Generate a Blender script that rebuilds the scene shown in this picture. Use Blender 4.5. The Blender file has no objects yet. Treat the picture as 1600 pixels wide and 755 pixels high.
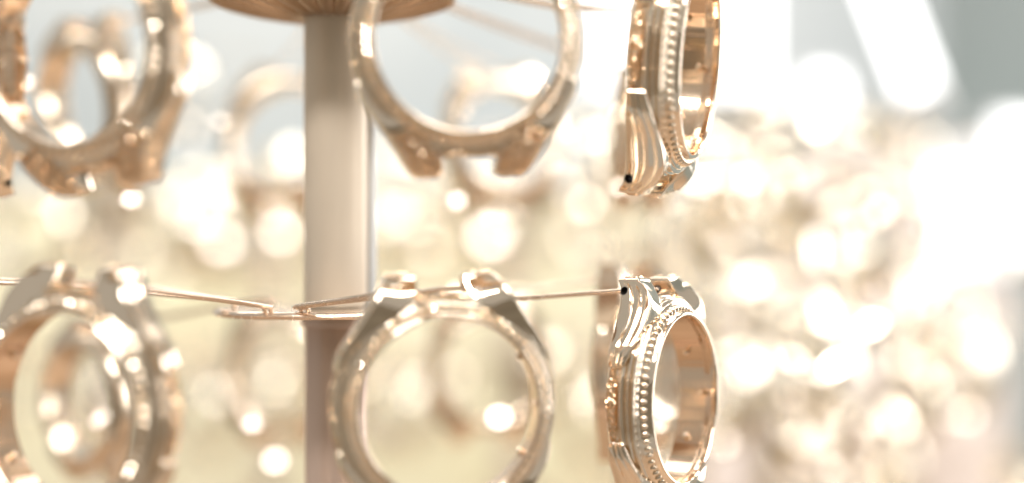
import bpy, bmesh, math, random
from mathutils import Vector, Matrix, noise as mnoise
PI = math.pi
R = math.radians
rnd = random.Random(7)
S = bpy.context.scene
COL = S.collection
MM = 0.001
FPX = 2900.0            # focal length in pixels of the 1600 px wide photograph
CAMZ = 1.25             # camera height, metres

def P(px, py, y):
    """point in the room seen at pixel (px, py) and y millimetres in front of the lens"""
    return Vector(((px - 800) / FPX * y * MM, y * MM, CAMZ + (377.5 - py) / FPX * y * MM))

# ------------------------------------------------------------------ camera
cam_d = bpy.data.cameras.new('camera')
cam = bpy.data.objects.new('camera', cam_d)
COL.objects.link(cam)
cam.location = (0, 0, CAMZ)
cam.rotation_euler = (R(90), 0, 0)
cam_d.sensor_width = 36
cam_d.lens = FPX / 1600 * 36
cam_d.clip_start = 0.01
cam_d.clip_end = 50
cam_d.dof.use_dof = True
cam_d.dof.focus_distance = 0.347
cam_d.dof.aperture_fstop = cam_d.lens / 17.5
cam_d.dof.aperture_blades = 0
S.camera = cam

# ------------------------------------------------------------------ world, exposure
W = bpy.data.worlds.new('World')
S.world = W
W.use_nodes = True
bg = W.node_tree.nodes['Background']
bg.inputs['Color'].default_value = (1.0, 0.95, 0.86, 1)
bg.inputs['Strength'].default_value = 0.36
S.view_settings.view_transform = 'Standard'
S.view_settings.look = 'None'
S.view_settings.exposure = 0.36
S.view_settings.gamma = 1
S.view_settings.use_curve_mapping = False
try:
    S.cycles.use_denoising = True
    S.cycles.denoiser = 'OPENIMAGEDENOISE'
    S.cycles.denoising_input_passes = 'RGB_ALBEDO_NORMAL'
    S.cycles.use_adaptive_sampling = False
    S.cycles.max_bounces = 10
    S.cycles.glossy_bounces = 7
    S.cycles.caustics_reflective = False
    S.cycles.caustics_refractive = False
    S.cycles.sample_clamp_indirect = 12
    S.cycles.sample_clamp_direct = 0
except Exception:
    pass

def area_light(name, loc, target, sx, sy, radiance, col=(1, 1, 1)):
    d = bpy.data.lights.new(name, 'AREA')
    d.shape = 'RECTANGLE'
    d.size, d.size_y = sx, sy
    d.energy = radiance * PI * sx * sy
    d.color = col
    o = bpy.data.objects.new(name, d)
    COL.objects.link(o)
    o.location = loc
    v = Vector(target) - Vector(loc)
    o.rotation_euler = v.to_track_quat('-Z', 'Y').to_euler()
    return o

# strip lamps over the bench in front of the rack, added fills over the rear racks, and daylight from the right
area_light('bench_lamp_light', (-0.10, 0.06, CAMZ + 0.42), (0.0, 0.34, CAMZ), 0.26, 0.06, 40, (1, 0.98, 0.95))
area_light('ceiling_light', (0.30, 0.10, CAMZ + 0.75), (0.0, 0.36, CAMZ), 0.50, 0.30, 9.5, (1, 0.98, 0.95))
area_light('rear_fill_light', (-0.05, 0.80, CAMZ + 0.62), (0.0, 1.1, CAMZ - 0.1), 1.3, 0.30, 5.6, (1, 0.97, 0.93))  # unseen fill added to brighten the back panels
area_light('right_rear_fill_light', (0.30, 0.92, CAMZ + 0.52), (0.28, 1.1, CAMZ - 0.1), 0.5, 0.2, 3.2, (1, 0.95, 0.92))  # second unseen fill, added to lift the right background
area_light('right_strip_light', (0.48, 0.34, CAMZ + 0.05), (0.0, 0.36, CAMZ), 0.06, 0.30, 10, (1, 0.98, 0.96))
area_light('window_light', (0.68, 1.05, CAMZ + 0.12), (0.0, 0.50, CAMZ), 0.22, 0.5, 7, (1, 0.98, 0.97))

# ------------------------------------------------------------------ materials
def new_mat(name):
    m = bpy.data.materials.new(name)
    m.use_nodes = True
    nt = m.node_tree
    return m, nt, nt.nodes['Principled BSDF']

def metal(name, col, rough, var=0.06, bump=0.0, scale=900.0, brush=None):
    m, nt, b = new_mat(name)
    b.inputs['Metallic'].default_value = 1
    tc = nt.nodes.new('ShaderNodeTexCoord')
    n = nt.nodes.new('ShaderNodeTexNoise')
    n.inputs['Scale'].default_value = scale
    n.inputs['Detail'].default_value = 4
    if brush:
        mp = nt.nodes.new('ShaderNodeMapping')
        mp.inputs['Scale'].default_value = brush
        nt.links.new(tc.outputs['Object'], mp.inputs['Vector'])
        nt.links.new(mp.outputs['Vector'], n.inputs['Vector'])
    else:
        nt.links.new(tc.outputs['Object'], n.inputs['Vector'])
    mr = nt.nodes.new('ShaderNodeMapRange')
    mr.inputs['From Min'].default_value = 0.3
    mr.inputs['From Max'].default_value = 0.7
    mr.inputs['To Min'].default_value = max(0.0, rough - var)
    mr.inputs['To Max'].default_value = rough + var
    nt.links.new(n.outputs['Fac'], mr.inputs['Value'])
    nt.links.new(mr.outputs['Result'], b.inputs['Roughness'])
    n2 = nt.nodes.new('ShaderNodeTexNoise')
    n2.inputs['Scale'].default_value = 120
    nt.links.new(tc.outputs['Object'], n2.inputs['Vector'])
    mx = nt.nodes.new('ShaderNodeMix')
    mx.data_type = 'RGBA'
    mx.inputs['A'].default_value = tuple(c * 0.95 for c in col) + (1,)
    mx.inputs['B'].default_value = tuple(min(1, c * 1.04) for c in col) + (1,)
    nt.links.new(n2.outputs['Fac'], mx.inputs['Factor'])
    nt.links.new(mx.outputs['Result'], b.inputs['Base Color'])
    if bump:
        bp = nt.nodes.new('ShaderNodeBump')
        bp.inputs['Strength'].default_value = bump
        bp.inputs['Distance'].default_value = 0.0002
        nt.links.new(n.outputs['Fac'], bp.inputs['Height'])
        nt.links.new(bp.outputs['Normal'], b.inputs['Normal'])
    return m

def matte(name, c1, c2, scale, rough=0.75, stretch=(1, 1, 1), bump=0.15):
    m, nt, b = new_mat(name)
    tc = nt.nodes.new('ShaderNodeTexCoord')
    mp = nt.nodes.new('ShaderNodeMapping')
    mp.inputs['Scale'].default_value = stretch
    n = nt.nodes.new('ShaderNodeTexNoise')
    n.inputs['Scale'].default_value = scale
    n.inputs['Detail'].default_value = 5
    nt.links.new(tc.outputs['Object'], mp.inputs['Vector'])
    nt.links.new(mp.outputs['Vector'], n.inputs['Vector'])
    cr = nt.nodes.new('ShaderNodeValToRGB')
    cr.color_ramp.elements[0].position = 0.35
    cr.color_ramp.elements[1].position = 0.65
    cr.color_ramp.elements[0].color = c1 + (1,)
    cr.color_ramp.elements[1].color = c2 + (1,)
    nt.links.new(n.outputs['Fac'], cr.inputs['Fac'])
    nt.links.new(cr.outputs['Color'], b.inputs['Base Color'])
    b.inputs['Roughness'].default_value = rough
    bp = nt.nodes.new('ShaderNodeBump')
    bp.inputs['Strength'].default_value = bump
    bp.inputs['Distance'].default_value = 0.002
    nt.links.new(n.outputs['Fac'], bp.inputs['Height'])
    nt.links.new(bp.outputs['Normal'], b.inputs['Normal'])
    return m

def glow(name, col, strength):
    m = bpy.data.materials.new(name)
    m.use_nodes = True
    nt = m.node_tree
    nt.nodes.remove(nt.nodes['Principled BSDF'])
    e = nt.nodes.new('ShaderNodeEmission')
    e.inputs['Color'].default_value = col + (1,)
    e.inputs['Strength'].default_value = strength
    nt.links.new(e.outputs['Emission'], nt.nodes['Material Output'].inputs['Surface'])
    return m

M = {}
M['gold'] = metal('polished_rose_gold', (0.92, 0.79, 0.64), 0.065, 0.05)
M['gold_bore'] = metal('turned_rose_gold', (0.82, 0.62, 0.45), 0.13, 0.06, 0.9, 420, (1, 1, 0.03))
M['gold_deep'] = metal('engraved_rose_gold', (0.91, 0.69, 0.48), 0.12, 0.05)
M['gold_bead'] = metal('bright_gold_bead', (0.94, 0.80, 0.64), 0.06, 0.03)
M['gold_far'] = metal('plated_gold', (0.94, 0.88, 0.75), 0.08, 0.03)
M['copper_tube'] = metal('satin_beige_tube', (0.90, 0.76, 0.60), 0.48, 0.08, 0.15, 500, (1, 1, 0.05))
M['copper_tube'].node_tree.nodes['Principled BSDF'].inputs['Metallic'].default_value = 0.25
M['red_tube'] = metal('brown_copper_tube', (0.80, 0.60, 0.49), 0.36, 0.08, 0.15, 500, (1, 1, 0.05))
M['red_tube'].node_tree.nodes['Principled BSDF'].inputs['Metallic'].default_value = 0.45
M['bronze'] = metal('brown_bronze', (0.44, 0.31, 0.21), 0.38, 0.08)
M['wire'] = metal('copper_wire', (0.84, 0.69, 0.56), 0.24, 0.05)
M['dark'] = matte('hole_shade', (0.07, 0.055, 0.045), (0.11, 0.09, 0.07), 800)  # hole walls coloured dark in place of the shade inside
M['cream'] = matte('cream_laminate', (0.77, 0.72, 0.49), (0.86, 0.82, 0.62), 7, 0.7, (1, 1, 1.4))
M['peach'] = matte('peach_laminate', (0.86, 0.75, 0.68), (0.91, 0.82, 0.77), 9, 0.7)
M['white'] = matte('lit_wall_pale', (0.46, 0.50, 0.52), (0.60, 0.63, 0.64), 5, 0.6)
M['teal'] = matte('grey_green_paint', (0.58, 0.67, 0.68), (0.63, 0.71, 0.72), 4, 0.7)
M['counter'] = matte('beige_counter', (0.34, 0.24, 0.16), (0.42, 0.30, 0.21), 12, 0.5)
M['room'] = matte('unseen_wall_grey', (0.32, 0.28, 0.23), (0.44, 0.39, 0.32), 3, 0.7)
M['bloom_panel'] = glow('bloom_glow', (1.0, 0.97, 0.93), 1.5)
M['highlight_white'] = matte('highlight_rod_white', (0.86, 0.85, 0.83), (0.9, 0.89, 0.87), 40, 0.15, bump=0.0)
M['lamp'] = glow('lamp_glow', (1.0, 0.985, 0.97), 3.2)
M['housing'] = matte('lamp_housing', (0.7, 0.7, 0.7), (0.76, 0.76, 0.76), 30, 0.5)

# ------------------------------------------------------------------ mesh helpers
def mesh(name, vs, fs, mat, sharp=35):
    me = bpy.data.meshes.new(name)
    me.from_pydata([tuple(v) for v in vs], [], fs)
    me.materials.append(mat)
    me.shade_smooth()
    if sharp is not None:
        me.set_sharp_from_angle(angle=R(sharp))
    me.update()
    return me

def link(name, me, parent=None, loc=None, rot=None):
    o = bpy.data.objects.new(name, me)
    COL.objects.link(o)
    if parent:
        o.parent = parent
    if loc is not None:
        o.location = loc
    if rot is not None:
        o.rotation_euler = rot
    return o

def tag(o, label=None, cat=None, group=None, kind=None):
    if label: o['label'] = label
    if cat: o['category'] = cat
    if group: o['group'] = group
    if kind: o['kind'] = kind
    return o

def fillet(pts, rad, n=3, closed=True):
    """round the corners of a 2-D polyline"""
    out = []
    N = len(pts)
    for i in range(N):
        p = Vector(pts[i])
        a = Vector(pts[(i - 1) % N]) - p
        b = Vector(pts[(i + 1) % N]) - p
        d = min(rad, a.length * 0.45, b.length * 0.45)
        p0, p1 = p + a.normalized() * d, p + b.normalized() * d
        for k in range(n + 1):
            t = k / n
            out.append(p0 * (1 - t) ** 2 + p * 2 * t * (1 - t) + p1 * t * t)
    return out

def lathe(name, prof, mat, seg=128, sharp=50, scale=MM):
    """closed (r, z) profile spun round z"""
    vs, fs = [], []
    n = len(prof)
    for j in range(seg):
        a = 2 * PI * j / seg
        c, s = math.cos(a), math.sin(a)
        for r, z in prof:
            vs.append((r * c * scale, r * s * scale, z * scale))
    for j in range(seg):
        k = (j + 1) % seg
        for i in range(n):
            h = (i + 1) % n
            fs.append((j * n + i, k * n + i, k * n + h, j * n + h))
    return mesh(name, vs, fs, mat, sharp)

def tube_geo(pts, rad, n=10):
    """vertices and faces of a round wire along pts (metres)"""
    vs, fs = [], []
    pts = [Vector(p) for p in pts]
    up = Vector((0, 0, 1))
    for i, p in enumerate(pts):
        t = (pts[min(i + 1, len(pts) - 1)] - pts[max(i - 1, 0)]).normalized()
        u = up if abs(t.z) < 0.95 else Vector((1, 0, 0))
        a = t.cross(u).normalized()
        b = a.cross(t).normalized()
        for k in range(n):
            g = 2 * PI * k / n
            vs.append(p + (a * math.cos(g) + b * math.sin(g)) * rad)
    for i in range(len(pts) - 1):
        for k in range(n):
            h = (k + 1) % n
            fs.append((i * n + k, i * n + h, (i + 1) * n + h, (i + 1) * n + k))
    fs.append(tuple(range(n))[::-1])
    fs.append(tuple((len(pts) - 1) * n + k for k in range(n)))
    return vs, fs

def spline(ctrl, n):
    """Catmull-Rom through ctrl (any dimension)"""
    ctrl = [Vector(c) for c in ctrl]
    c = [ctrl[0] * 2 - ctrl[1]] + ctrl + [ctrl[-1] * 2 - ctrl[-2]]
    out = []
    m = len(ctrl) - 1
    for i in range(n + 1):
        u = i / n * m
        k = min(int(u), m - 1)
        t = u - k
        p0, p1, p2, p3 = c[k], c[k + 1], c[k + 2], c[k + 3]
        out.append(0.5 * ((2 * p1) + (p2 - p0) * t + (2 * p0 - 5 * p1 + 4 * p2 - p3) * t * t + (3 * p1 - p0 - 3 * p2 + p3) * t ** 3))
    return out

def box_geo(x0, x1, y0, y1, z0, z1):
    vs = [(x, y, z) for x in (x0, x1) for y in (y0, y1) for z in (z0, z1)]
    fs = [(0, 1, 3, 2), (4, 6, 7, 5), (0, 4, 5, 1), (2, 3, 7, 6), (0, 2, 6, 4), (1, 5, 7, 3)]
    return vs, fs

def bevelled_box(name, x0, x1, y0, y1, z0, z1, mat, bev):
    bm = bmesh.new()
    vs, fs = box_geo(x0, x1, y0, y1, z0, z1)
    bv = [bm.verts.new(v) for v in vs]
    for f in fs:
        bm.faces.new([bv[i] for i in f])
    bmesh.ops.bevel(bm, geom=list(bm.edges), offset=bev, segments=2, affect='EDGES')
    bmesh.ops.recalc_face_normals(bm, faces=list(bm.faces))
    me = bpy.data.meshes.new(name)
    bm.to_mesh(me)
    bm.free()
    me.materials.append(mat)
    return me

# ------------------------------------------------------------------ the setting
def plane_slab(name, px0, px1, py0, py1, y, mat, depth=0.02):
    a, b = P(px0, py1, y), P(px1, py0, y)
    o = link(name, bevelled_box(name, a.x, b.x, a.y, a.y + depth, a.z, b.z, mat, 0.002))
    o['kind'] = 'structure'
    return o

plane_slab('wall', -2600, 4200, -2200, 2600, 2000, M['teal'])
plane_slab('lit_wall_slab', -1500, 1455, -1700, 420, 1500, M['white'])  # pale slab added in place of lamp light whitening the wall
plane_slab('cream_back_panel', -1400, 1080, 285, 1700, 1200, M['cream'])
plane_slab('peach_back_panel', 1084, 1575, 230, 1700, 1190, M['peach'])
o = link('counter', bevelled_box('counter', -0.9, 0.9, 0.16, 1.15, CAMZ - 0.40, CAMZ - 0.36, M['counter'], 0.004))
o['kind'] = 'structure'
o = link('wall', bevelled_box('wall', -1.6, 1.6, -1.02, -1.0, 0.0, CAMZ + 0.55, M['room'], 0.004))  # unseen, added behind the camera for darker reflections in the metal
o['kind'] = 'structure'

# ------------------------------------------------------------------ watch case meshes (mm, axis +z = dial side, +y = 12 o'clock)
body_prof = fillet([
    (15.55, 4.7), (15.75, 5.15), (16.2, 5.2), (16.5, 4.85),       # thin polished rim
    (16.6, 4.3), (17.9, 2.6), (18.25, 2.5),                        # steep channel that carries the beads
    (18.3, 2.2), (18.95, 2.1), (19.1, 1.8), (18.95, 1.45), (18.55, 1.35),
    (18.6, 1.1), (19.2, 1.0), (19.35, 0.6), (19.25, 0.25), (18.85, 0.1),
    (18.9, -0.1), (19.5, -0.2), (19.75, -0.75), (19.5, -1.35), (19.0, -1.5),
    (19.0, -1.8), (19.3, -1.95), (19.3, -4.0), (18.9, -4.5), (18.2, -4.75),
    (17.6, -4.8), (17.5, -5.2), (16.5, -5.2), (16.3, -4.9), (16.3, 1.8), (15.55, 3.4)], 0.16, 3)
ZK = 0.83                                                          # the cases are flatter than first measured
body_prof = [Vector((p.x, p.y * ZK)) for p in body_prof]
BODY = lathe('case_band', body_prof, M['gold'], 160)
BODY.materials.append(M['gold_bore'])
for poly in BODY.polygons:                                         # turned bore inside, polished outside
    c = poly.center
    if math.hypot(c.x, c.y) < 16.38 * MM and -4.9 * ZK * MM < c.z < 4.75 * ZK * MM:
        poly.material_index = 1

def bead_mesh():
    bm = bmesh.new()
    bmesh.ops.create_icosphere(bm, subdivisions=2, radius=0.54 * MM)
    for v in bm.verts:
        x, z = v.co.x, v.co.z * 1.35                              # a short gadroon lying across the row
        v.co.x, v.co.z = x * 0.80 - z * 0.60, x * 0.60 + z * 0.80
    me = bpy.data.meshes.new('bead')
    bm.to_mesh(me); bm.free()
    me.materials.append(M['gold_bead'])
    me.shade_smooth()
    return me
BEAD = bead_mesh()
NBEAD = 72
def bead_pos(k):
    a = 2 * PI * (k + 0.5) / NBEAD
    return Vector((17.2 * math.cos(a), 17.2 * math.sin(a), 3.5 * ZK)) * MM, a
def bead_row_mesh():
    vs, fs = [], []
    bv = [v.co * 1.3 for v in BEAD.vertices]
    bf = [tuple(p.vertices) for p in BEAD.polygons]
    for k in range(NBEAD):
        p, a = bead_pos(k)
        b = len(vs)
        vs += [p + Matrix.Rotation(a, 3, 'Z') @ v for v in bv]
        fs += [tuple(i + b for i in f) for f in bf]
    me = mesh('bead_row', vs, fs, M['gold_bead'], None)
    me.shade_flat()                                                # cut, not smooth: they sparkle
    return me
BEADROW = bead_row_mesh()

def lug_mesh(sign, name):
    """one lug at 12 o'clock; sign +1 the right one, -1 its mirror image"""
    n = 30
    O = spline([(18.75, 7.6), (17.7, 10.4), (14.9, 14.4), (12.4, 18.4), (10.8, 21.1), (10.0, 22.5)], n)
    I = spline([(15.4, 6.4), (13.9, 10.2), (11.0, 13.5), (7.2, 16.6), (4.7, 19.2), (4.2, 22.4)], n)
    ZF = spline([(-0.2, 0), (0.9, 0), (2.3, 0), (2.7, 0), (0.9, 0), (-1.6, 0)], n)
    ZB = spline([(-4.3, 0), (-4.5, 0), (-4.7, 0), (-5.0, 0), (-5.7, 0), (-6.7, 0)], n)
    # cross-section: (a: inner -1 .. outer 1, b: back -1 .. front 1)
    sec = []
    NO = 30
    for k in range(NO + 1):
        sec.append((1.0, -0.9 + 1.8 * k / NO, 'o'))
    sec += [(0.985, 0.95, 'c'), (0.93, 0.99, 'c'), (0.85, 1.0, 'c')]
    for k in range(5):
        sec.append((0.6 - 1.2 * k / 4, 1.0, 'f'))
    sec += [(-0.85, 1.0, 'c'), (-0.93, 0.99, 'c'), (-0.985, 0.95, 'c')]
    for k in range(6):
        sec.append((-1.0, 0.85 - 1.7 * k / 5, 'i'))
    sec += [(-0.985, -0.95, 'c'), (-0.93, -0.99, 'c'), (-0.85, -1.0, 'c')]
    for k in range(5):
        sec.append((-0.6 + 1.2 * k / 4, -1.0, 'b'))
    sec += [(0.85, -1.0, 'c'), (0.93, -0.99, 'c'), (0.985, -0.95, 'c')]
    rings = []
    us = [i / n for i in range(n + 1)]
    ext = [(1, 1.0, 0.0)] * (n + 1)
    rows = list(zip(us, O, I, ZF, ZB, ext))
    sdir = -((O[1] - O[0]) + (I[1] - I[0])).normalized()
    for sc_, adv in ((0.95, -0.3), (0.84, -0.6), (0.66, -0.85)):
        rows.insert(0, (0.0, O[0], I[0], ZF[0], ZB[0], (-1, sc_, adv)))
    for sc_, adv in ((0.96, 0.22), (0.86, 0.42), (0.70, 0.54)):
        rows.append((1.0, O[-1], I[-1], ZF[-1], ZB[-1], (1, sc_, adv)))
    tdir = ((O[-1] - O[-3]) + (I[-1] - I[-3])).normalized()
    for u, o_, i_, zf, zb, (end_, sc_, adv) in rows:
        c2 = (o_ + i_) / 2 + (tdir if end_ > 0 else -sdir) * adv
        h2 = (o_ - i_) / 2
        th = h2.length
        zc, hz = (zf[0] + zb[0]) / 2, (zf[0] - zb[0]) / 2
        g1 = -0.24 + 0.10 * math.sin(PI * min(1, u * 1.1))
        g2 = 0.38 + 0.12 * math.sin(PI * u)
        ring = []
        for a, b, s in sec:
            aa = a
            if s == 'o':
                d = -0.50 * math.exp(-((b - g1) / 0.06) ** 2) - 0.22 * math.exp(-((b - g2) / 0.10) ** 2)
                d += 0.42 * (1 - b * b)
                fade = min(1, 0.3 + u * 5) * (1 if u < 0.8 else max(0.25, (1 - u) / 0.2))
                aa = a + d * 0.8 * fade / th
            p = c2 + h2 * aa * sc_
            ring.append((p.x * sign * MM, p.y * MM, (zc + b * hz * sc_) * MM * ZK))
        rings.append(ring)
    vs, fs = [], []
    m = len(sec)
    for r in rings:
        vs += r
    for i in range(len(rings) - 1):
        for k in range(m):
            h = (k + 1) % m
            fs.append((i * m + k, i * m + h, (i + 1) * m + h, (i + 1) * m + k))
    fs.append(tuple(range(m))[::-1])
    fs.append(tuple((len(rings) - 1) * m + k for k in range(m)))
    me = mesh(name, vs, fs, M['gold'], 40)
    bm = bmesh.new()
    bm.from_mesh(me)
    bmesh.ops.recalc_face_normals(bm, faces=list(bm.faces))
    bm.to_mesh(me); bm.free()
    # drill the spring bar hole
    cv, cf = tube_geo([Vector((3.0 * sign, HOLE[0], HOLE[1])) * MM, Vector((14 * sign, HOLE[0], HOLE[1])) * MM], 0.78 * MM, 20)
    cm = mesh('hole_cutter', cv, cf, M['dark'], None)
    bm = bmesh.new(); bm.from_mesh(cm)
    bmesh.ops.recalc_face_normals(bm, faces=list(bm.faces))
    bm.to_mesh(cm); bm.free()
    to = bpy.data.objects.new('lug_blank', me)
    co = bpy.data.objects.new('hole_cutter', cm)
    COL.objects.link(to); COL.objects.link(co)
    bo = to.modifiers.new('hole', 'BOOLEAN')
    bo.operation = 'DIFFERENCE'; bo.object = co; bo.solver = 'EXACT'
    try:
        bo.material_mode = 'TRANSFER'
    except Exception:
        pass
    dg = bpy.context.evaluated_depsgraph_get()
    out = bpy.data.meshes.new_from_object(to.evaluated_get(dg))
    bpy.data.objects.remove(to); bpy.data.objects.remove(co)
    out.name = name
    out.shade_smooth()
    out.set_sharp_from_angle(angle=R(40))
    return out
HOLE = (20.6, -4.4 * ZK)
LUG_R = lug_mesh(1, 'lug')
LUG_L = lug_mesh(-1, 'lug')

def engraved_mesh():
    """engraved side plate, centred on 3 o'clock: a field of small chiselled facets"""
    na, nz = 84, 12
    r0 = 19.62
    vs, fs = [], []
    for i in range(na + 1):
        t = i / na * 2 - 1
        a = t * R(21)
        hw = 1.35 * math.sqrt(max(0.02, 1 - abs(t) ** 3))
        for k in range(nz + 1):
            b = k / nz * 2 - 1
            edge = min(1, (1 - abs(b)) * 6, (1 - abs(t)) * 12)
            r = 18.9 + edge * (r0 - 18.9 + rnd.uniform(-0.16, 0.24) + 0.10 * math.sin(i * 1.1) * math.cos(k * 1.5))
            vs.append(Vector((r * math.cos(a), r * math.sin(a), (-3.0 + b * hw) * ZK)) * MM)
    for i in range(na):
        for k in range(nz):
            q = i * (nz + 1) + k
            fs.append((q, q + nz + 1, q + nz + 2, q + 1))
    return mesh('engraved_panel', vs, fs, M['gold_deep'], 14)
ENGRAVED = engraved_mesh()

def pin_mesh():
    prof = fillet([(0.001, -1.6), (0.62, -1.6), (0.62, 0.5), (0.42, 0.85), (0.001, 0.9)], 0.1, 2)
    return lathe('inner_pin', prof, M['gold_bead'], 20)
PIN = pin_mesh()

def tip_mesh(sign):
    """chiselled end of a lug: small facets on its outer end face"""
    n, m = 9, 9
    vs, fs = [], []
    for i in range(n + 1):
        for k in range(m + 1):
            x = 4.7 + 5.0 * i / n
            z = -6.0 + 3.7 * k / m
            e = min(1, i, n - i, k, m - k)
            vs.append((x * sign * MM, (22.6 + e * (0.45 + rnd.uniform(-0.22, 0.30))) * MM, z * MM * ZK))
    for i in range(n):
        for k in range(m):
            q = i * (m + 1) + k
            f = (q, q + 1, q + m + 2, q + m + 1)
            fs.append(f if sign > 0 else f[::-1])
    return mesh('engraved_tip', vs, fs, M['gold_deep'], 14)
TIP_R, TIP_L = tip_mesh(1), tip_mesh(-1)

def pave_mesh(sign):
    """grains set over the front face of one lug"""
    O = spline([(18.75, 7.6), (17.7, 10.4), (14.9, 14.4), (12.4, 18.4), (10.8, 21.1), (10.0, 22.5)], 30)
    I = spline([(15.4, 6.4), (13.9, 10.2), (11.0, 13.5), (7.2, 16.6), (4.7, 19.2), (4.2, 22.4)], 30)
    ZF = spline([(-0.2, 0), (0.9, 0), (2.3, 0), (2.7, 0), (0.9, 0), (-1.6, 0)], 30)
    vs, fs = [], []
    bm = bmesh.new()
    bmesh.ops.create_icosphere(bm, subdivisions=1, radius=0.5)
    bv = [v.co.copy() for v in bm.verts]
    bf = [[v.index for v in f.verts] for f in bm.faces]
    bm.free()
    for i in range(15, 31):
        for k in range(5):
            a = -0.75 + 1.5 * (k + 0.5 * (i % 2)) / 4.5
            c = (O[i] + I[i]) / 2 + (O[i] - I[i]) / 2 * a
            if c.length < 17.9:
                continue
            p = Vector((c.x * sign, c.y, ZF[i][0] * ZK + 0.08)) * MM
            r = rnd.uniform(0.8, 1.15) * MM
            q = Matrix.Rotation(rnd.uniform(0, 6), 3, 'Z') @ Matrix.Rotation(rnd.uniform(0, 6), 3, 'X')
            b = len(vs)
            vs += [p + (q @ v) * r for v in bv]
            fs += [tuple(j + b for j in f) for f in bf]
    me = mesh('pave_setting', vs, fs, M['gold_deep'], None)
    me.shade_flat()
    return me
PAVE_R, PAVE_L = pave_mesh(1), pave_mesh(-1)

def bridge_mesh():
    """straight-edged block between the two lugs, its outer face chiselled"""
    me = bevelled_box('lug_bridge', -4.6 * MM, 4.6 * MM, 17.2 * MM, 19.7 * MM, -4.0 * ZK * MM, 2.2 * ZK * MM, M['gold_deep'], 0.25 * MM)
    bm = bmesh.new(); bm.from_mesh(me)
    bmesh.ops.subdivide_edges(bm, edges=[e for e in bm.edges if e.calc_length() > 0.9 * MM], cuts=7, use_grid_fill=True)
    for v in bm.verts:
        v.co += Vector((rnd.uniform(-0.12, 0.12), rnd.uniform(-0.12, 0.12), rnd.uniform(-0.12, 0.12))) * MM
    bm.to_mesh(me); bm.free()
    me.shade_flat()
    return me
BRIDGE = bridge_mesh()

def make_case(label, single_beads, group=None, cat='watch case', paved=False):
    root = bpy.data.objects.new('watch_case', None)
    COL.objects.link(root)
    root.empty_display_size = 0.01
    tag(root, label, cat, group)
    link('case_band', BODY, root)
    if single_beads:
        for k in range(NBEAD):
            p, a = bead_pos(k)
            link('bead', BEAD, root, p, (0, 0, a))
    else:
        link('bead_row', BEADROW, root)
    for me, tip, rz in ((LUG_R, TIP_R, 0), (LUG_L, TIP_L, 0), (LUG_R, TIP_R, PI), (LUG_L, TIP_L, PI)):
        lg = link('lug', me, root, None, (0, 0, rz))
        link('engraved_tip', tip, lg)
        if paved:
            link('pave_setting', PAVE_R if me is LUG_R else PAVE_L, lg)['kind'] = 'stuff'
    for rz in (0, PI):
        if not single_beads:
            link('lug_bridge', BRIDGE, root, None, (0, 0, rz))
        link('engraved_panel', ENGRAVED, root, None, (0, 0, rz))
    for deg in (-32, 0, 30, 150, 180, 212):
        a = R(deg)
        p = Vector((16.2 * math.cos(a), 16.2 * math.sin(a), 0.6 - 2.2 * (deg % 60 > 20))) * MM
        d = Vector((-math.cos(a), -math.sin(a), 0))
        link('inner_pin', PIN, root, p, d.to_track_quat('Z', 'Y').to_euler())
    return root

FACE = Vector((0, 0, 5.2 * ZK)) * MM
def place(o, px, py, y, theta, scale=1.0, pitch=0.0, roll=0.0):
    """put the middle of the dial-side rim at a pixel; theta turns the face to the right of the camera"""
    th = R(theta)
    n = Vector((math.sin(th), -math.cos(th), 0))
    t = Vector((math.cos(th), math.sin(th), 0))
    m = Matrix((t, Vector((0, 0, 1)), n)).transposed()             # columns: local x, y, z
    m = m @ Matrix.Rotation(R(pitch), 3, 'X') @ Matrix.Rotation(R(roll), 3, 'Z')
    o.rotation_euler = m.to_euler()
    o.scale = (scale,) * 3
    o.location = P(px, py, y) - m @ (FACE * scale)
    return m, o.location.copy(), scale

def lug_point(pose, side, y=20.6, z=-3.65, x=5.4):
    m, loc, s = pose
    return loc + m @ (Vector((side * x, y, z)) * MM * s)

FG = 'watch cases hung on the front of the copper rack'
front = [
    ('gold watch case nearest the upper left corner, hanging below the bronze disc', 0, (100, 75, 304, -24, 1.0, 0, 7), FG),
    ('gold watch case facing the camera under the ribbed bronze disc, two lugs hanging down', 0, (732, 57, 308, 6, 1.0, 0, 1.5), FG),
    ('sharp gold watch case seen edge-on at the upper right, lugs pointing down', 1, (1097, 94, 346, 73, 1.13, 5, 0), FG),
    ('gold watch case at the lower left, hung by its upper lugs from copper wires', 0, (82, 645, 304, -29, 1.04, 0, -1), FG),
    ('gold watch case facing the camera in front of the red-brown pole section', 0, (705, 640, 315, 15, 1.0, 0, 1.5), FG),
    ('sharp gold watch case seen edge-on at the lower right, lug holes at its top', 1, (1074, 624, 350, 62, 1.0, 0, 0), FG),
    ('gold watch case cut off by the left edge, only the end of a lug showing', 0, (-92, 112, 325, -50, 0.95, 0, 0), FG),
]
poses = []
for label, sb, pl, g in front:
    c = make_case(label, sb, g, paved=pl[1] < 100 and not sb)
    poses.append(place(c, *pl))

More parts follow.
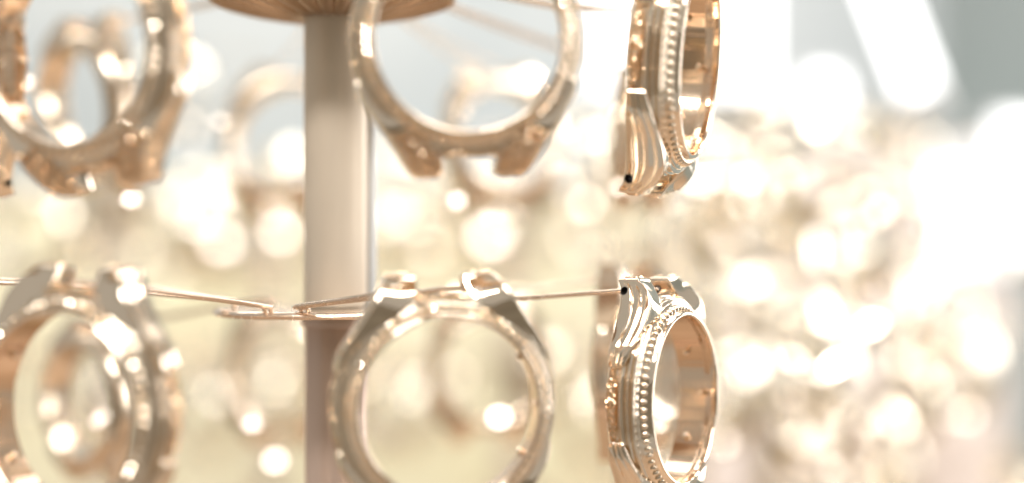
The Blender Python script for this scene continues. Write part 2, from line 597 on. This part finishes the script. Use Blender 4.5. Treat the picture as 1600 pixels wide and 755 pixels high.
# ------------------------------------------------------------------ the rack that carries them
def far_case_mesh():
    """plain case of the same kind for the ones far out of focus"""
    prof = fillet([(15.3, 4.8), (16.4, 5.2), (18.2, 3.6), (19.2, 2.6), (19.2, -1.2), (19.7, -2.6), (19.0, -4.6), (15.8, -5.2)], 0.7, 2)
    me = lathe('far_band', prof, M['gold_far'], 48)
    vs = [v.co.copy() for v in me.vertices]
    fs = [tuple(p.vertices) for p in me.polygons]
    for sx in (1, -1):
        for sy in (1, -1):
            path = [(16.6, 9.0, -1.5), (13.6, 14.6, -1.2), (9.6, 18.6, -2.4), (7.6, 22.8, -4.6)]
            w = [(1.2, 2.4), (2.4, 3.4), (3.0, 3.4), (2.6, 2.6)]
            b = len(vs)
            for (x, y, z), (hw, hz) in zip(path, w):
                for a, c in ((1, 1), (-1, 1), (-1, -1), (1, -1)):
                    vs.append(Vector(((x + a * hw) * sx, (y + a * hw * 0.3) * sy, z + c * hz)) * MM)
            for i in range(3):
                for k in range(4):
                    h = (k + 1) % 4
                    f = (b + i * 4 + k, b + i * 4 + h, b + i * 4 + 4 + h, b + i * 4 + 4 + k)
                    fs.append(f if sx * sy > 0 else f[::-1])
            f = (b + 12, b + 13, b + 14, b + 15)
            fs.append(f if sx * sy > 0 else f[::-1])
    return mesh('watch_case', vs, fs, M['gold_far'], 40)
FARCASE = far_case_mesh()

HUBX, HUBY = 524, 375
rack = bpy.data.objects.new('display_rack', None)
COL.objects.link(rack)
hub_low, hub_up = P(HUBX, 486, HUBY), P(HUBX - 4, 14, HUBY)
rack.location = (hub_low.x, hub_low.y, CAMZ - 0.36)
tag(rack, 'copper tiered rack with a beige pole, ribbed bronze disc and wire hooks', 'display rack')
def rk(name, me):
    o = link(name, me, rack)
    o.location = -rack.location
    return o
def world_lathe(name, prof, mat, c, seg=96, sharp=40):
    me = lathe(name, prof, mat, seg, sharp)
    for v in me.vertices:
        v.co += c
    return me
zl, zu = hub_low.z, hub_up.z
axis = Vector((hub_low.x, hub_low.y, 0))
def cyl(r, z0, z1):
    return fillet([(0.01, z0 / MM), (r, z0 / MM), (r, z1 / MM), (0.01, z1 / MM)], 0.4, 2)
rk('pole', world_lathe('pole', cyl(6.35, zl + 0.0008, zu + 0.12), M['copper_tube'], axis))
rk('lower_pole', world_lathe('lower_pole', cyl(6.2, CAMZ - 0.355, zl - 0.0006), M['red_tube'], axis))
rk('highlight_rod', world_lathe('highlight_rod', fillet([(0.01, zl / MM + 0.7), (1.15, zl / MM + 0.7), (1.15, P(578, 120, 379).z / MM), (0.01, P(578, 120, 379).z / MM + 0.6)], 0.3, 2), M['highlight_white'], Vector((P(580, 300, 379).x, 0.379, 0)), 24))  # white rod added for the bright reflection along the pole's right edge
rk('collar', world_lathe('collar', fillet([(5.5, zl / MM - 3.2), (6.9, zl / MM - 3.2), (6.9, zl / MM - 0.7), (5.5, zl / MM - 0.7)], 0.5, 2), M['red_tube'], axis))
rk('base', world_lathe('base', fillet([(0.01, (CAMZ - 0.36) / MM), (70, (CAMZ - 0.36) / MM), (70, (CAMZ - 0.354) / MM), (12, (CAMZ - 0.345) / MM), (0.01, (CAMZ - 0.345) / MM)], 1, 2), M['bronze'], axis))
rk('hook_plate', world_lathe('hook_plate', fillet([(5, zl / MM - 0.9), (23.9, zl / MM - 0.9), (24.6, zl / MM - 0.3), (23.9, zl / MM + 0.6), (5, zl / MM + 0.6)], 0.3, 2), M['wire'], axis))

def ribbed_disc():
    """shallow bronze dish, its underside a ring of radial ribs"""
    seg, ribs = 288, 30
    rr = [5.5, 7.5, 9, 12, 15, 18, 21, 23, 24.3, 24.9, 24.3, 20, 5.5]
    zz = [-1.6, -2.0, -1.9, -1.4, -0.6, 0.2, 1.0, 1.6, 2.2, 3.0, 3.6, 3.8, 3.8]
    vs, fs = [], []
    n = len(rr)
    for j in range(seg):
        a = 2 * PI * j / seg
        w = abs(math.sin(a * ribs / 2)) ** 0.6
        for i in range(n):
            amp = 0.0 if i < 2 or i > 9 else 1.3 * min(1, i / 5)
            vs.append(Vector((rr[i] * math.cos(a), rr[i] * math.sin(a), zz[i] - amp * w)) * MM + hub_up)
    for j in range(seg):
        k = (j + 1) % seg
        for i in range(n):
            h = (i + 1) % n
            fs.append((j * n + i, k * n + i, k * n + h, j * n + h))
    return mesh('ribbed_disc', vs, fs, M['bronze'], 60)
rk('ribbed_disc', ribbed_disc())

def hook(hub, pose, root_r=22.5, lift=4.0, wire_r=0.45, y=20.6, z=-3.65, x=4.8, rootdir=None):
    """hairpin hook: two prongs from a bent root on the plate to the inner sides of the two lugs"""
    a, b = lug_point(pose, -1, y, z, x), lug_point(pose, 1, y, z, x)
    mid = (a + b) / 2
    d = Vector((mid.x - hub.x, mid.y - hub.y, 0)).normalized()
    if rootdir:
        d = Vector(rootdir).normalized()
    sd = Vector((-d.y, d.x, 0))
    r0 = hub + d * root_r * MM
    for s, e in ((-1, a), (1, b)):
        if (b - a).dot(sd) < 0:
            s = -s
        q0 = r0 + sd * s * 0.7 * MM + Vector((0, 0, -0.8 * MM))
        q1 = r0 + sd * s * 0.7 * MM + d * 0.5 * MM + Vector((0, 0, 1.2 * MM))
        q2 = r0 + sd * s * 0.8 * MM + d * 2.4 * MM + Vector((0, 0, 1.8 * MM))
        q3 = r0.lerp(mid, 0.45) + sd * s * 1.8 * MM + Vector((0, 0, 0.9 * MM))
        q4 = r0.lerp(e, 0.85) + Vector((0, 0, 0.3 * MM))
        vs, fs = tube_geo(spline([q0, q1, q2, q3, q4, e], 40), wire_r * MM, 10)
        rk('hook_wire', mesh('hook_wire', vs, fs, M['wire'], 60))
for i in (0, 1, 2, 6):
    hook(hub_up + Vector((0, 0, 0.004)), poses[i])
for i in (3, 4, 5):
    hook(hub_low, poses[i], rootdir=(-0.16, -0.98, 0) if i == 4 else None)

# a hook that runs on to the left, past the edge of the picture
for dy in (0, 1.6):
    e = P(-190, 424 + dy * 5, 352 - dy * 3)
    d = Vector((e.x - hub_low.x, e.y - hub_low.y, 0)).normalized()
    r0 = hub_low + d * 20 * MM
    vs, fs = tube_geo(spline([r0 + Vector((0, -dy * MM, -0.8 * MM)), r0 + d * 0.6 * MM + Vector((0, -dy * MM, 1.4 * MM)), r0 + d * 3 * MM + Vector((0, -dy * MM, 2.6 * MM)), r0.lerp(e, 0.5) + Vector((0, 0, 1.5 * MM)), e], 30), 0.45 * MM, 10)
    rk('hook_wire', mesh('hook_wire', vs, fs, M['wire'], 60))

for py in (15, 26):                                                # two more prongs of the upper tier, running out behind the sharp case
    e = P(1040, py, 402)
    r0 = hub_up + Vector((0.022, 0.004, 0.003))
    vs, fs = tube_geo(spline([r0, r0 + Vector((0.002, 0, 0.002)), r0.lerp(e, 0.5), e], 24), 0.5 * MM, 10)
    rk('hook_wire', mesh('hook_wire', vs, fs, M['wire'], 60))

M['brown_gold'] = metal('brownish_gold', (0.90, 0.75, 0.59), 0.18, 0.05)
REARCASE = FARCASE.copy()
REARCASE.materials[0] = M['brown_gold']
# cases on the rear side of the same rack
RG = 'blurred watch cases on the far side of the copper rack'
rear = [
    ('brown blurred watch case seen through the opening of the upper left case', (112, 165, 450, -44, 0.92, 7, 0)),
    ('pale blurred watch case beside the pole, below the bronze disc', (436, 214, 510, -14, 0.92, -7, 0)),
    ('blurred watch case seen through the opening of the upper middle case', (792, 214, 500, 20, 0.88, -6, 0)),
    ('brown blurred watch case just behind the upper sharp edge-on case', (1034, 216, 460, 58, 0.78, 0, 0)),
    ('faint blurred watch case beside the red-brown pole section, below the wires', (432, 585, 510, -16, 0.90, 0, 0)),
    ('faint blurred watch case seen through the opening of the lower middle case', (768, 578, 500, 12, 0.90, 0, 0)),
    ('blurred watch case seen through the opening of the lower left case', (118, 628, 440, -42, 0.86, 0, 0)),
    ('blurred watch case just behind the lower sharp edge-on case', (1032, 566, 410, 58, 0.92, 0, 0)),
]
for i, (label, pl) in enumerate(rear):
    o = tag(link('watch_case', REARCASE), label, 'watch case', RG)
    ps = place(o, *pl)
    hook((hub_up + Vector((0, 0, 0.004))) if pl[1] < 400 else hub_low, ps, wire_r=0.36, y=20.5, z=-4.0, x=5.6)

# flat mirror facets added to the far cases: each mirrors one of the lamps and blurs to a disc
BENCH = Vector((-0.10, 0.06, CAMZ + 0.42))
CEIL = Vector((0.30, 0.10, CAMZ + 0.75))
M['facet'] = metal('glint_facet', (0.95, 0.87, 0.78), 0.02, 0.01)
FACET = lathe('glint_facet', fillet([(0.01, -0.8), (0.44, -0.8), (0.5, -0.35), (0.44, 0.0), (0.01, 0.0)], 0.03, 1), M['facet'], 16)
EYE = Vector((0, 0, CAMZ))
def facet(owner, pos, size, lamp):
    """facet of the given size (mm) at pos, tilted so that it shows the lamp"""
    n = ((EYE - pos).normalized() + (lamp - pos).normalized()).normalized()
    o = link('glint_facet', FACET, owner)
    m = Matrix.LocRotScale(pos, n.to_track_quat('Z', 'Y'), Vector((size, size, min(size, 3.0))))
    o.matrix_basis = owner.matrix_world.inverted() @ m
    return o
bpy.context.view_layer.update()
rear_objs = [o for o in COL.objects if o.get('group') in (RG, FG) and o.data]
for k, px, py, y, sz, lamp in ((0, 206, 311, 440, 3.6, CEIL), (2, 715, 313, 444, 3.4, CEIL), (4, 395, 663, 440, 4.0, CEIL), (5, 780, 652, 460, 5.2, CEIL), (6, 160, 655, 445, 4.5, CEIL),
                               (4, 430, 720, 505, 4.5, CEIL), (1, 345, 190, 470, 2.2, CEIL), (3, 968, 292, 450, 2.6, CEIL), (7, 985, 440, 420, 3.0, CEIL), (0, 42, 128, 440, 2.6, CEIL)):
    facet(rear_objs[k], P(px, py, y), sz, lamp)

# ------------------------------------------------------------------ racks further back
facets = []
def far_rack(px, y, py_top, tiers, pitch, ncase, rad, label, glabel, scale=1.0, phase=0.0, jit=0.3):
    top = P(px, py_top, y)
    root = bpy.data.objects.new('display_rack', None)
    COL.objects.link(root)
    root.location = (top.x, top.y, CAMZ - 0.36)
    tag(root, label, 'display rack')
    ax = Vector((top.x, top.y, 0))
    def add(name, me):
        o = link(name, me, root)
        o.location = -root.location
    add('pole', world_lathe('pole', cyl(5.5, CAMZ - 0.355, top.z + 0.01), M['copper_tube'], ax, 32))
    add('base', world_lathe('base', fillet([(0.01, (CAMZ - 0.36) / MM), (60, (CAMZ - 0.36) / MM), (60, (CAMZ - 0.352) / MM), (0.01, (CAMZ - 0.350) / MM)], 1, 2), M['bronze'], ax, 48))
    for t in range(tiers):
        z = top.z - t * pitch
        add('hook_plate', world_lathe('hook_plate', fillet([(5, z / MM - 1), (22, z / MM - 1), (22, z / MM + 1), (5, z / MM + 1)], 0.3, 2), M['bronze'], ax, 48))
        for k in range(ncase):
            a = 2 * PI * (k + phase + 0.37 * t) / ncase + rnd.uniform(-jit, jit) * 0.5
            d = Vector((math.cos(a), math.sin(a), 0))
            r = rad * rnd.uniform(0.85, 1.1)
            c = Vector((top.x, top.y, z)) + d * r
            s = scale * rnd.uniform(0.85, 1.05)
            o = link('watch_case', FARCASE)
            row = ('top', 'second', 'third', 'fourth', 'lowest')[t]
            tag(o, glabel.replace(' on the', ' in the %s row of the' % row), 'watch case', glabel.replace(' on the', ', %s row of the' % row))
            th = math.atan2(d.x, -d.y) + rnd.uniform(-jit, jit)
            n = Vector((math.sin(th), -math.cos(th), 0)); tt = Vector((math.cos(th), math.sin(th), 0))
            m = Matrix((tt, Vector((0, 0, 1)), n)).transposed() @ Matrix.Rotation(rnd.uniform(-0.2, 0.2), 3, 'X') @ Matrix.Rotation(rnd.uniform(-0.12, 0.12), 3, 'Z')
            o.rotation_euler = m.to_euler(); o.scale = (s,) * 3
            o.location = c - Vector((0, 0, 21 * MM * s))
            if rnd.random() < (0.3 if px > 1100 else 0.75):
                qs = [o.location + m @ (Vector((x, yy, zf)) * MM * s) for x in (-7.6, 7.6) for yy in (-22, 22) for zf in (3, -8)]
                rnd.shuffle(qs)
                facets.append((o, qs, rnd.uniform(2.5, 6.0) * (0.7 if px > 1100 else 1)))
            v_, f_ = tube_geo([Vector((top.x, top.y, z)) + d * 0.02, c.lerp(Vector((top.x, top.y, z)), 0.4) + Vector((0, 0, 0.002)), c + m @ Vector((0, 0, -4 * MM))], 0.6 * MM, 6)
            add('hook_wire', mesh('hook_wire', v_, f_, M['wire'], 60))
    return root

def glint_case(root, px, py, y, size, lamp, label):
    """a case on the rack root with an added facet that glints at a pixel"""
    p = P(px, py, y)
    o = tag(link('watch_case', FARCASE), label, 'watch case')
    o.rotation_euler = (R(90) + rnd.uniform(-0.25, 0.05), 0, rnd.uniform(-1.1, 0.5))
    s = 0.72
    o.scale = (s,) * 3
    m = o.rotation_euler.to_matrix()
    o.location = p - m @ (Vector((7.6, -22, 3)) * MM * s)
    bpy.context.view_layer.update()
    facet(o, p, size * (0.8 if px > 1100 else 1), lamp)
    top = o.location + Vector((0, 0, 0.021 * s))
    ax = Vector((root.location.x, root.location.y, top.z + 0.004))
    vs, fs = tube_geo([ax, ax.lerp(top, 0.5) + Vector((0, 0, 0.002)), top], 0.5 * MM, 6)
    w = link('hook_wire', mesh('hook_wire', vs, fs, M['wire'], 60), root)
    w.location = -root.location

rack_l = far_rack(178, 800, 300, 3, 0.070, 7, 0.085, 'blurred copper rack far behind the left-hand cases',
         'blurred watch case on the rack behind the left-hand cases', 0.85, 0.1)
rack_p = far_rack(420, 840, 310, 3, 0.075, 7, 0.085, 'blurred copper rack far behind the beige pole',
         'blurred watch case on the rack behind the beige pole', 0.85, 0.6)
rack_m = far_rack(800, 800, 310, 3, 0.070, 7, 0.085, 'blurred copper rack far behind the middle cases',
         'blurred watch case on the rack behind the middle cases', 0.85, 0.3)
rack_s = far_rack(1042, 820, 290, 3, 0.070, 5, 0.070, 'blurred copper rack far behind the two sharp edge-on cases',
         'blurred watch case on the rack behind both sharp cases', 0.85, 0.4)
rack_r = far_rack(1195, 800, 184, 5, 0.064, 5, 0.066, 'blurred copper rack with its top disc showing right of the sharp cases',
         'blurred watch case on the rack beside the sharp cases', 0.9, 0.2)
rack_e = far_rack(1420, 880, 300, 5, 0.064, 5, 0.075, 'blurred copper rack crowded with cases near the bright right-hand panel',
         'blurred watch case on the rack below the bright panel', 0.9, 0.5)

for rk_, px, py, y, sz, lamp, label in (
    (rack_p, 345, 378, 790, 7.5, CEIL, 'blurred watch case with a large pale glint left of the beige pole, above the wires'),
    (rack_p, 440, 362, 720, 7.5, CEIL, 'blurred watch case glinting close to the left edge of the beige pole'),
    (rack_p, 295, 205, 760, 4.5, CEIL, 'blurred watch case with a faint greenish glint between the upper left case and the pole'),
    (rack_m, 765, 370, 780, 9.0, CEIL, 'blurred watch case glinting under the gap between the lugs of the upper middle case'),
    (rack_m, 925, 405, 780, 5.5, CEIL, 'blurred watch case with a soft glint above the wire of the lower sharp case'),
    (rack_m, 915, 318, 640, 5.0, CEIL, 'blurred watch case with a small soft glint left of the upper sharp case'),
    (rack_m, 645, 345, 800, 5.0, CEIL, 'blurred watch case with a faint glint just right of the beige pole'),
    (rack_r, 1126, 352, 590, 2.1, BENCH, 'blurred watch case with a dazzling white glint right of the two sharp cases'),
    (rack_r, 1200, 366, 625, 2.1, BENCH, 'blurred watch case with a dazzling glint beside the brightest one'),
    (rack_r, 1166, 420, 560, 2.0, BENCH, 'blurred watch case with a white glint just under the dazzling pair'),
    (rack_r, 1206, 300, 640, 2.0, BENCH, 'blurred watch case with a white glint just above the dazzling pair'),
    (rack_r, 1180, 572, 650, 5.5, CEIL, 'blurred watch case with a round cream glint right of the lower sharp case'),
    (rack_r, 1130, 690, 610, 6.0, CEIL, 'blurred watch case with a pale glint at the lower right of the lower sharp case'),
    (rack_e, 1352, 660, 560, 4.4, CEIL, 'blurred watch case with a small crisp round glint at the lower right'),
    (rack_e, 1300, 732, 540, 4.2, CEIL, 'blurred watch case with a round glint at the bottom edge, right side'),
    (rack_e, 1340, 352, 560, 4.5, CEIL, 'blurred watch case with a small round glint below the slanting lamp'),
    (rack_e, 1338, 460, 580, 3.6, CEIL, 'blurred watch case with a faint greyish round glint below the slanting lamp'),
    (rack_e, 1400, 520, 620, 3.6, CEIL, 'blurred watch case with a faint round glint amid the right-hand rack'),
    (rack_e, 1505, 545, 700, 8.0, CEIL, 'blurred watch case with a wide bright glint under the light panel at the right edge'),
    (rack_e, 1512, 650, 690, 6.0, CEIL, 'blurred watch case with a wide soft glint near the lower right corner'),
    (rack_e, 1425, 690, 680, 4.5, CEIL, 'blurred watch case with a soft peach glint near the bottom right'),
    (rack_e, 1265, 625, 600, 4.0, CEIL, 'blurred watch case with a faint lilac glint between the right-hand racks'),
):
    glint_case(rk_, px, py, y, sz, lamp, label)
bpy.context.view_layer.update()
dg = bpy.context.evaluated_depsgraph_get()
for o_, qs_, s_ in facets:                                          # one lug of each case that both the lens and the lamp can see
    for q in qs_:
        a = (EYE - q).normalized()
        b = (CEIL - q).normalized()
        if (q.z - CAMZ) / q.y * FPX > 125:
            continue
        if not S.ray_cast(dg, q + a * 0.004, a)[0] and not S.ray_cast(dg, q + b * 0.004, b)[0]:
            facet(o_, q, s_, CEIL)
            o_['label'] = o_['label'].replace('blurred', 'brightly glinting', 1)
            o_['group'] = 'glinting ' + o_['group']
            break

# ------------------------------------------------------------------ lamps that show in the picture, and an added bloom panel
def light_panel(px0, px1, py0, py1, y, label, cat='light panel', glowing='lamp'):
    a, b = P(px0, py1, y), P(px1, py0, y)
    c = (a + b) / 2
    root = bpy.data.objects.new('light_panel', None)
    COL.objects.link(root)
    root.location = c
    tag(root, label, cat)
    hx, hz = (b.x - a.x) / 2, (b.z - a.z) / 2
    link('housing', bevelled_box('housing', -hx - 0.003, hx + 0.003, 0.001, 0.018, -hz - 0.003, hz + 0.003, M['housing'], 0.002), root)
    link('diffuser', bevelled_box('diffuser', -hx, hx, -0.006, 0.0, -hz, hz, M[glowing], 0.002), root)
light_panel(1470, 1700, 250, 395, 1180, 'broad soft panel low at the right edge, added as bloom', glowing='bloom_panel')  # added panel standing in for the bloom around the lamps
light_panel(925, 1195, -60, 135, 1000, 'large white glowing light panel behind the upper edge-on case')
light_panel(1262, 1312, 120, 182, 900, 'small white glowing light panel right of the upper edge-on case')
light_panel(1556, 1760, 192, 415, 1000, 'white glowing light panel cut off by the right edge')
light_panel(1462, 1548, 268, 408, 1040, 'white glowing light panel beside the one at the right edge')

a, b = P(1362, -60, 800), P(1440, 140, 800)
root = bpy.data.objects.new('tube_lamp', None)
COL.objects.link(root)
root.location = (a + b) / 2
tag(root, 'slanting white tube lamp glowing at the upper right', 'tube lamp')
vs, fs = tube_geo([a - root.location, b - root.location], 0.0075, 24)
link('tube', mesh('tube', vs, fs, M['lamp'], 60), root)
for e, d in ((a, (a - b).normalized()), (b, (b - a).normalized())):
    vs, fs = tube_geo([e + d * 0.0005 - root.location, e + d * 0.012 - root.location], 0.0079, 24)
    link('end_cap', mesh('end_cap', vs, fs, M['housing'], 60), root)
